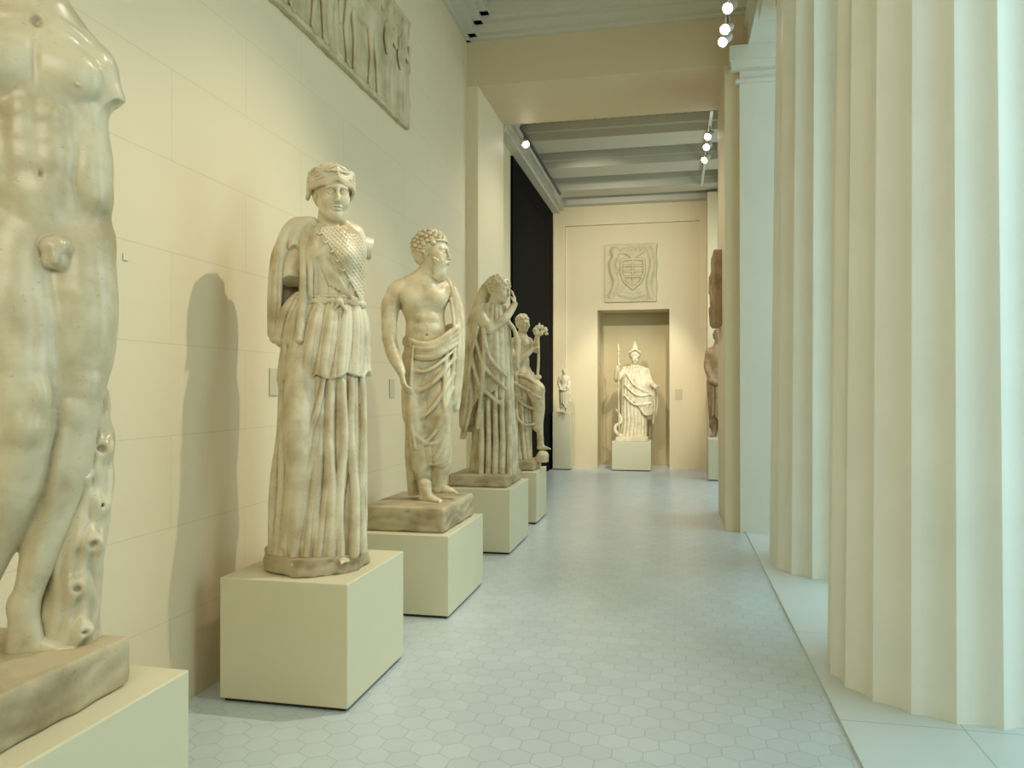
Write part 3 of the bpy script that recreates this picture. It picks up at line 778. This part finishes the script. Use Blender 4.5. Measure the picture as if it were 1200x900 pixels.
# ================================================================== STATUE 5 : stepping figure holding a vine
def statue_step():
    d0=9.44; B=base_of(614,.615,d0)
    e=statue_root(B,614,'half draped figure statue with raised foot holding leafy sprays')
    slabmesh('plinth',-2.13,-1.63,9.0,9.5,.615,.735,e,M_plinth,.02,.016,.006)
    F=Fd(592,652,362,532,-24,24,.5)
    P,R=head(F,(613,379,-2),21,40,5)
    F.chain([(612,388,0),(611,396,0)],[4.5,6],3)
    F.ell((611,405,0),(11,8.5,14),4); F.ell((611,424,0),(9.5,8,13),4); F.ell((612,438,0),(12,10,10),4)
    F.ell((607,402,-7),(5,3,4.5),1.5); F.ell((616,402,-7),(5,3,4.5),1.5)
    F.chain([(602,400,0),(600,412,-4),(608,424,-10)],[4.6,4.2,3.4],2,smooth=True)
    F.chain([(608,424,-10),(618,416,-12),(624,410,-12)],[3.4,3,2.3],2)
    hand(F,(624,410,-12),(.7,-.2,.5),(0,0,-1),9,30,1)
    F.chain([(620,400,0),(628,410,-2),(629,400,-6),(630,392,-8)],[4.6,4,3.2,2.4],2,smooth=True)
    hand(F,(630,393,-8),(0,-.2,1),(-1,0,0),10,40,1)
    F.chain([(607,444,0),(608,480,0),(609,515,0),(609,536,0)],[9,8,6,4],4)
    F.chain([(616,444,0),(628,456,-12)],[9,8],3); F.chain([(628,456,-12),(631,486,-8),(633,512,-4)],[7.5,5.5,3.6],3)
    foot(F,(633,514,-3),75,17,526,2,.2)
    sculpt(F,'body',M_s3,e,d0)
    C=Fd(592,652,364,544,-30,26,.5)
    hair(C,P,R,21,60,.06,.25,-.25)
    def fw(th,V): return 1.4*(np.abs(np.sin(5.5*th-V*.06))-.6)
    C.loft([436,450,470,500,520,542],[613,613,612,611,611,611],[12,15,13,12,12,13],[11,13,12,11,11,12],0,fw,k=1.5)
    C.chain([(614,446,-2),(628,457,-12)],[11,10],2); C.chain([(628,457,-12),(631,478,-9),(630,500,-5)],[10,7.5,6],2)
    for p in ([(602,438,-8),(618,443,-16),(634,454,-20)],[(602,448,-12),(616,456,-19),(632,466,-20)],[(603,462,-12),(614,474,-15),(630,480,-14)],[(603,480,-12),(612,496,-13),(628,496,-9)],[(605,440,-12),(606,490,-12),(604,538,-12)],[(612,470,-13),(613,510,-12),(615,538,-11)]):
        C.chain(p,1.5,1.6,smooth=True)
    C.cut(lambda u,v,y: v-541.)
    sculpt(C,'wrap',M_s3,e,d0)
    L=Fd(612,652,370,450,-24,12,.5)
    L.chain([(629,450,-6),(631,420,-8),(630,392,-9),(632,380,-8)],[1.8,1.6,1.5,1.2],1,smooth=True)
    for i in range(16):
        a=i*2.4; r=3+5.5*((i*.37)%1); L.ell((632+r*math.cos(a),389+r*.8*math.sin(a),-9+3*math.sin(a*1.7)),(2.8,1.6,2.0),.8,rot=(0,math.degrees(a),0))
    for (u,v) in ((627,442),(630,447),(632,442)): L.ell((u,v,-7),(2.6,2,2.6),1)
    sculpt(L,'leafy_spray',M_s3,e,d0)
    K=Fd(620,650,520,545,-16,14,.5); K.chain([(636,534,-4),(634,541,-2)],[7,9],3); K.cut(lambda u,v,y:np.maximum(v-541.,525.-v)); sculpt(K,'rock',M_s3,e,d0)
statue_step()

# ================================================================== far goddess with spear
def statue_far():
    d0=15.4; B=Vector((-.81,15.36,.565))
    e=statue_root(B,743,'pale helmeted goddess statue with spear standing before a niche')
    box('plinth',-1.12,-.50,15.08,15.64,.565,.64,M_far,e,.01)
    F=Fd(708,780,396,516,-24,20,.4)
    P,R=head(F,(744,420,-2),13.5,8,6)
    F.chain([(744,425,0),(744,432,0)],[3.5,4.5],2); F.ell((744,439,0),(13,8,10),4)
    F.chain([(732,434,0),(723,444,-5),(724,431,-9)],[4.4,3.6,2.5],2,smooth=True); hand(F,(724,431,-9),(.2,0,1),(1,0,0),7,45,1)
    F.chain([(757,435,0),(762,449,-3),(768,454,-11)],[4.4,3.8,2.6],2); hand(F,(768,454,-11),(.8,-.6,.1),(0,0,1),7,15,1)
    F.chain([(743,440,0),(737,480,-2),(736,508,-6)],[8,5,3],2); F.chain([(743,440,0),(750,480,-2),(750,508,-6)],[8,5,3],2)
    foot(F,(736,510,-8),-8,12,515,1.2); foot(F,(750,510,-8),12,12,515,1.2)
    sculpt(F,'body',M_far,e,d0)
    H=Fd(728,760,390,430,-16,16,.4)
    H.ell((744,416,1),(6.6,7.4,6.2),1.5); H.chain([(744,414,0),(744,408,0),(744,401,0)],[6,3.8,1.2],2.5); H.ell((744,423,-9),(4.6,5,6),1,mode='sub'); H.chain([(738,413,-5.5),(744,409.5,-7.5),(750,413,-5.5)],1,.6)
    H.chain([(744,404,2),(744,406,7),(744,416,9)],[1.2,1.6,1.4],1,smooth=True)
    sculpt(H,'helmet',M_far,e,d0)
    C=Fd(712,778,426,518,-24,20,.42)
    C.loft([429,435,450,465,490,516],[744,744,743,743,743,742],[9,14,14,15,15,16],[6,8.5,9.5,10,11,12],0,lambda th,V:1.0*(np.abs(np.sin(8.5*th+.8*np.sin(2*th)+.3*np.sin(V*.2)))-.6),k=1)
    C.loft([432,446,462,478,496],[747,748,749,749,748],[13,16,18,17,15],[8,10,11.5,12,12],0,lambda th,V:.6*(np.abs(np.sin(5.5*th-.03*V))-.6),bot=lambda th:478+12*np.sin(th)+3*np.sin(4*th),k=1)
    for p in ([(734,438,-8),(744,452,-11),(760,460,-10)],[(732,450,-9),(746,463,-12.5),(763,462,-9)],[(731,462,-9),(744,474,-12.5),(762,472,-9)],[(765,454,-6),(767,474,-5),(765,496,-4)],[(769,456,-4),(770,472,-2),(768,488,0)]):
        C.chain(p,[.8]*3,2,smooth=True)
    C.cut(lambda u,v,y:v-513.)
    sculpt(C,'robe',M_far,e,d0)
    S=Fd(712,736,398,516,-18,2,.42); S.chain([(724.5,403,-12),(725,411,-12)],[.4,1.5],.3); S.chain([(725,410,-12),(725,470,-10),(726,513,-8)],.75,.3)
    sculpt(S,'spear',M_far,e,d0)
    S=Fd(712,736,470,516,-18,8,.42)
    S.chain([(733,512,-5),(723,508,-6),(721,500,-6),(728,494,-6),(726,486,-6),(722,480,-7)],[2.2,2.4,2,1.8,1.4,1.0],.6,smooth=True)
    S.cut(lambda u,v,y:v-513.)
    sculpt(S,'snake',M_far,e,d0)
statue_far()

def small_figure(name,u,vt,vb,d0,z,mat,lab,wide=1.,partname='robe'):
    H=(vb-vt); B=base_of(u,z,d0); e=statue_root(B,u,lab)
    q=H/100.; X=lambda a:u+a*q*wide; V=lambda b:vt+b*q
    F=Fd(X(-28),X(28),vt-2*q,vb+1,-20*q,18*q,.7*q)
    P,R=head(F,(X(1),V(8),-1*q),14*q,20,5)
    F.chain([(X(0),V(13),0),(X(0),V(20),0)],[3.6*q,5*q],2*q); F.ell((X(0),V(27),0),(12*q*wide,8*q,12*q),4*q); F.ell((X(0),V(42),0),(10*q*wide,7*q,12*q),4*q)
    F.chain([(X(-11),V(22),0),(X(-14),V(36),0),(X(-8),V(47),-6*q)],[4.4*q,3.8*q,2.8*q],3*q,smooth=True); hand(F,(X(-8),V(47),-6*q),(.5,-.3,-.8),(1,0,0),8*q,30,1,q)
    F.chain([(X(11),V(22),0),(X(14),V(36),0),(X(9),V(45),-8*q)],[4.4*q,3.8*q,2.8*q],3*q,smooth=True); hand(F,(X(9),V(45),-8*q),(-.5,-.6,.4),(0,0,1),8*q,30,-1,q)
    F.ell((X(0),V(52),0),(11*q*wide,8*q,8*q),4*q)
    for sx in (-1,1):
        F.chain([(X(sx*5),V(50),0),(X(sx*6),V(72),-1*q),(X(sx*5.5),V(94),0)],[7.5*q,5.5*q,3*q],3*q); foot(F,(X(sx*5.5),V(94),-1*q),sx*15,13*q,V(99.5),1.2*q)
    sculpt(F,'body',mat,e,d0)
    C=Fd(X(-28),X(28),vt-4*q,vb+1,-20*q,20*q,.7*q)
    C.loft([V(44),V(52),V(70),V(88),V(96)],[X(0)]*5,[10.5*q*wide,13*q*wide,13*q*wide,12*q*wide,12*q*wide],[8*q,10*q,10*q,9.5*q,9.5*q],0,lambda th,VV:1.3*q*(np.abs(np.sin(6.5*th+.4*np.sin(VV*.1/q)))-.6),bot=lambda th:V(86)+q*6*np.sin(3*th),k=q)
    C.chain([(X(-11),V(48),-8*q),(X(0),V(50),-10*q),(X(12),V(44),-6*q),(X(13),V(24),0)],[2.6*q]*4,1.5*q,smooth=True)
    C.chain([(X(13),V(20),3*q),(X(16),V(45),2*q),(X(15),V(75),0)],[3.5*q,3*q,2.5*q],1.5*q,smooth=True)
    sculpt(C,partname,mat,e,d0)
    C=Fd(X(-14),X(14),vt-5*q,V(22),-14*q,16*q,.6*q); hair(C,P,R,14*q,60,.065,.27,-.25,base=1.08); sculpt(C,'hair',mat,e,d0)
    return e
small_figure('statuette',661,432,482.5,15.0,1.13,M_far,'small pale statuette on tall narrow pedestal',.85)
small_figure('statue',842,385,512,14.05,.718,M_brown,'brown weathered draped stone figure on pale box',.70)

# ================================================================== reliefs
def relief_wall():
    e=empty('wall_relief',(XL,5.2,3.99),'large stone relief with horses and men, broken edges','relief')
    S=100.
    F=Fd(330,685,-504,-396,-4,26,.9)
    F.boxp((508,-450,2),(175,5.5,52),1,rnd=2)
    F.cut(lambda u,v,y: np.maximum(u-678-2.5*np.sin(v*.16)-1.2*np.sin(v*.41), v+400-.8*np.sin(u*.09)-.7*np.sin(u*.31)))
    def man(u,lean=0,arm=0):
        F.ell((u+lean*5,-489,9),(5,6,6.4),1.5); F.chain([(u+lean*4,-481,8),(u,-472,8)],[3,4.4],2)
        F.ell((u,-465,8),(8,5.6,10),3); F.ell((u,-450,7),(6.2,5,9),3)
        F.chain([(u-2.5,-443,7),(u-5,-424,8),(u-3,-406,7)],[4.6,3.5,2.2],2,smooth=True); F.chain([(u+2.5,-443,7),(u+6,-422,8),(u+9,-406,7)],[4.6,3.5,2.2],2,smooth=True)
        F.chain([(u-3,-405,8),(u+3,-404,9)],1.9,1); F.chain([(u+9,-405,8),(u+16,-404,9)],1.9,1)
        F.chain([(u-7,-470,9),(u-12,-456,11),(u-8,-446,11)],[2.8,2.3,1.8],1.5,smooth=True)
        F.chain([(u+7,-470,9),(u+13,-460,11),(u+10+arm*6,-474,11)],[2.8,2.3,1.8],1.5,smooth=True)
    def horse(u):
        F.ell((u,-458,9),(25,8,11),3); F.ell((u+18,-459,10),(10,8,12),3); F.ell((u-19,-459,10),(10,8,12),3)
        F.chain([(u+20,-462,9),(u+30,-478,10),(u+33,-489,10)],[9,6.5,5],3,smooth=True); F.chain([(u+33,-490,10),(u+44,-481,10)],[5,3],2)
        F.chain([(u+20,-472,9),(u+28,-487,9),(u+30,-495,9)],[2.5,3,2],1)
        for (a,b,c_) in ((18,20,16),(24,32,34),(-16,-12,-14),(-24,-30,-26)):
            F.chain([(u+a,-450,10),(u+b,-428,10),(u+c_,-407,10)],[4.5,2.6,1.8],1.5); F.chain([(u+c_,-406,10),(u+c_+4,-404,10)],2.2,1)
        F.chain([(u-27,-462,9),(u-37,-452,9),(u-38,-430,9)],[3,3.5,2],1.5,smooth=True)
    horse(562); horse(463); horse(370); man(624); man(656,1,1); man(512,-1); man(415)
    F.boxp((508,-401.5,4),(168,5,2),1,rnd=1)
    V,Fc=F.nets()
    W=np.stack([XL+V[:,1]/S*.52,V[:,0]/S,V[:,2]/S],1); W[:,0]=np.maximum(W[:,0],XL+.002)-e.location.x; W[:,1]-=e.location.y; W[:,2]-=e.location.z
    mesh_obj('relief_panel',W,Fc[:,::-1],M_relief,e,True)
relief_wall()
def relief_back():
    x0,x1,z0,z1=-1.37,-.33,3.33,4.5; Yw=15.59
    e=empty('wall_relief',((x0+x1)/2,Yw,z0),'square carved stone panel with shield and scrolls','relief')
    F=Fd(-3,107,-120,3,-16,3,.9)
    F.boxp((52,-58.5,-1),(52,5,58.5),1,rnd=1.5)
    F.cut(lambda u,v,y: np.maximum(u-103.2-1*np.sin(v*.15),-117+1.0*np.sin(u*.2)-v))
    # shield with pointed foot, barred field and raised border
    out=[(34,-84,-8),(56,-86,-9),(78,-84,-8),(79,-58,-8),(72,-40,-8),(56,-26,-8),(40,-40,-8),(33,-58,-8),(34,-84,-8)]
    F.ell((56,-62,-5),(21,4,22),3); F.chain(out,2.4,1.5)
    for z in (-50,-61,-72): F.chain([(38,z,-8.5),(56,z,-10.5),(74,z,-8.5)],[1.6,1.8,1.6],1.2)
    F.chain([(56,-30,-9),(56,-84,-10)],1.5,1.2)
    for a in range(5):
        an=.3+a*.6
        F.chain([(56,-90,-6),(56+16*math.cos(an),-96-8*math.sin(an),-7),(56+26*math.cos(an+.3),-99-10*math.sin(an+.3),-6)],[4,3,2],3,smooth=True)
    F.chain([(12,-12,-6),(22,-40,-7),(14,-70,-7),(24,-100,-6)],[4,5,5,3.5],4,smooth=True); F.chain([(92,-10,-6),(88,-40,-7),(95,-76,-7),(88,-104,-6)],[4,4.5,4.5,3.5],4,smooth=True)
    F.ell((20,-102,-7),(8,5,9),4); F.chain([(22,-92,-7),(14,-76,-8),(24,-62,-8)],[4,5,3],4,smooth=True)
    F.chain([(30,-16,-6),(56,-11,-6),(80,-16,-6)],[3,4,3],4,smooth=True)
    V,Fc=F.nets(); W=np.stack([x0+V[:,0]/100,Yw+np.minimum(V[:,1],-.2)/100*.7,z0+V[:,2]/100],1)-np.array(e.location)
    mesh_obj('relief_panel',W,Fc,M_relief2,e,True)
relief_back()
def relief_side():
    e=empty('wall_relief',(.56,9.75,2.36),'small thick brown carved stone slab fixed to door jamb','relief')
    F=Fd(938,1020,-328,-234,-16,2,1.0)
    F.boxp((978,-281,-4),(33,6,45),1,rnd=2)
    F.ell((980,-296,-9),(8,4,9),2); F.ell((980,-272,-9),(13,4,16),3); F.chain([(968,-280,-10),(956,-262,-10)],[4,3],2); F.chain([(992,-280,-10),(1002,-300,-10)],[4,3],2)
    F.chain([(974,-258,-9),(970,-240,-9)],[5,3.5],2); F.chain([(986,-258,-9),(992,-240,-9)],[5,3.5],2)
    V,Fc=F.nets(); W=np.stack([.56+np.minimum(V[:,1],-.2)/100,V[:,0]/100,V[:,2]/100],1)-np.array(e.location)
    mesh_obj('relief_panel',W,Fc[:,::-1],M_brown,e,True)
relief_side()

def wlabel(y,z,w,h,lab):
    o=box('wall_label',XL,XL+.008,y-w/2,y+w/2,z-h/2,z+h/2,M_label,bevel=.001); o['label']=lab; o['category']='label'
wlabel(4.37,1.64,.11,.17,'small cream caption card on the wall'); wlabel(6.41,1.60,.12,.16,'small cream caption card on the wall')
o=box('wall_label',.02,.16,15.578,15.588,1.38,1.58,M_label,bevel=.001); o['label']='small cream caption card beside the niche'; o['category']='label'
o=box('wall_sensor',XL,XL+.006,3.03,3.065,2.18,2.21,M_ped,bevel=.001); o['label']='tiny square white sensor plate on the wall'; o['category']='sensor'

# ================================================================== track lights
def track(x,y0,y1,z,heads,dirx,lab):
    e=empty('track_light',(x,(y0+y1)/2,z),lab,'light')
    box('rail',x-.02,x+.02,y0,y1,z-.03,z,M_white if dirx<0 else M_metal,e)
    for (y,tilt) in heads:
        V=[];Fc=[];n=20; ax=Vector((dirx*.45,tilt,-.62)).normalized(); R=ax.to_track_quat('Z','Y').to_matrix()
        prof=[(.0,-.08),(.035,-.08),(.045,-.05),(.045,.07),(.055,.09),(.05,.09),(.042,.06)]
        c=Vector((x,y,z-.15))-e.location
        for r,h in prof:
            for i in range(n): V.append(tuple(c+R@Vector((r*math.cos(6.28318*i/n),r*math.sin(6.28318*i/n),h))))
        for k in range(len(prof)-1):
            for i in range(n): Fc.append((k*n+i,k*n+(i+1)%n,(k+1)*n+(i+1)%n,(k+1)*n+i))
        h=mesh_obj('lamp_head',V,Fc,M_white,e,True)
        V=[tuple(c+R@Vector((.044*math.cos(6.28318*i/n),.044*math.sin(6.28318*i/n),.075))) for i in range(n)]
        b=mesh_obj('bulb',V,[tuple(range(n))],M_bulb,h)
        box('bracket',x-.008,x+.008,y-.008,y+.008,z-.14,z-.03,M_metal,e)
track(.53,2.0,8.7,5.36,((4.3,-.1),(6.3,-.1),(7.5,-.75),(7.95,-.9),(8.2,-.6)),-1,'white ceiling track with small spotlights')
track(.50,10.6,14.5,5.34,((11.2,-.8),(11.7,-.9),(12.3,-.6)),-1,'white ceiling track with small spotlights')
track(-2.08,10.45,14.2,5.24,((10.7,-.8),),1,'dark ceiling track with one small spotlight')

# ================================================================== lights
def spot(loc,tgt,power,angle,blend=.6,col=(1,.92,.78),size=.06):
    l=bpy.data.lights.new('gallery_or_fill_spot','SPOT'); l.energy=power; l.spot_size=math.radians(angle); l.spot_blend=blend; l.color=col; l.shadow_soft_size=size
    o=bpy.data.objects.new('gallery_or_fill_spot',l); o.location=loc
    o.rotation_euler=(Vector(tgt)-Vector(loc)).to_track_quat('-Z','Y').to_euler(); COL.objects.link(o); return o
def area(loc,tgt,power,sx,sy,col):
    l=bpy.data.lights.new('daylight_or_fill_area','AREA'); l.shape='RECTANGLE'; l.size=sx; l.size_y=sy; l.energy=power; l.color=col
    o=bpy.data.objects.new('daylight_or_fill_area',l); o.location=loc
    o.rotation_euler=(Vector(tgt)-Vector(loc)).to_track_quat('-Z','Y').to_euler(); COL.objects.link(o); return o
spot((.45,3.0,5.3),(-2.0,1.8,1.2),125,62,.8)
spot((.45,4.75,5.45),(-1.95,3.95,1.2),440,64,.9,size=.03)
spot((.45,6.4,5.3),(-1.95,5.7,1.5),240,48,.8)
spot((.45,8.1,5.3),(-1.95,7.8,1.5),220,45,.8)
spot((.5,8.4,5.1),(-1.9,9.2,1.5),130,36,.8)
spot((.40,11.3,5.15),(-.8,15.4,1.6),700,34)
spot((-1.95,10.8,5.0),(-.8,15.5,3.2),560,70,1.)
spot((.4,12.0,5.15),(-2.1,15.0,1.6),240,40)
spot((-.9,9.6,5.15),(-.9,10,0),160,150,1.,(1,.97,.9))  # added fill under the portal, no fixture hangs here
spot((-.9,12.6,5.3),(-.9,12.8,0),170,120,1.,(.92,.97,1.0))  # added fill to brighten the middle of the passage, no fixture
area((5.2,4.5,3.2),(-2,4.5,1.2),410,11,5,(.55,.86,1.0))
area((2.7,12.9,2.8),(0,12.9,1.2),170,4.2,4,(.74,.94,1.0))  # cool fill added at the side to brighten the passage
area((-.3,-2.5,4.5),(-.8,6,1.2),130,3.5,2.5,(1.,.93,.80))  # added warm fill behind the camera for the left wall, not a window
w=bpy.data.worlds.new('World'); scene.world=w; w.use_nodes=True
bg=w.node_tree.nodes['Background']; bg.inputs[0].default_value=(.66,.88,1.0,1); bg.inputs[1].default_value=.9

# ================================================================== camera
cam=bpy.data.cameras.new('camera'); co=bpy.data.objects.new('camera',cam); COL.objects.link(co)
cam.sensor_width=36; cam.lens=36*FPX/1200; cam.clip_start=.05; cam.clip_end=100
co.location=(0,0,EYE); co.rotation_euler=(math.pi/2+math.atan(5/900),0,TH)
scene.camera=co
print('DONE',time.time()-T0)
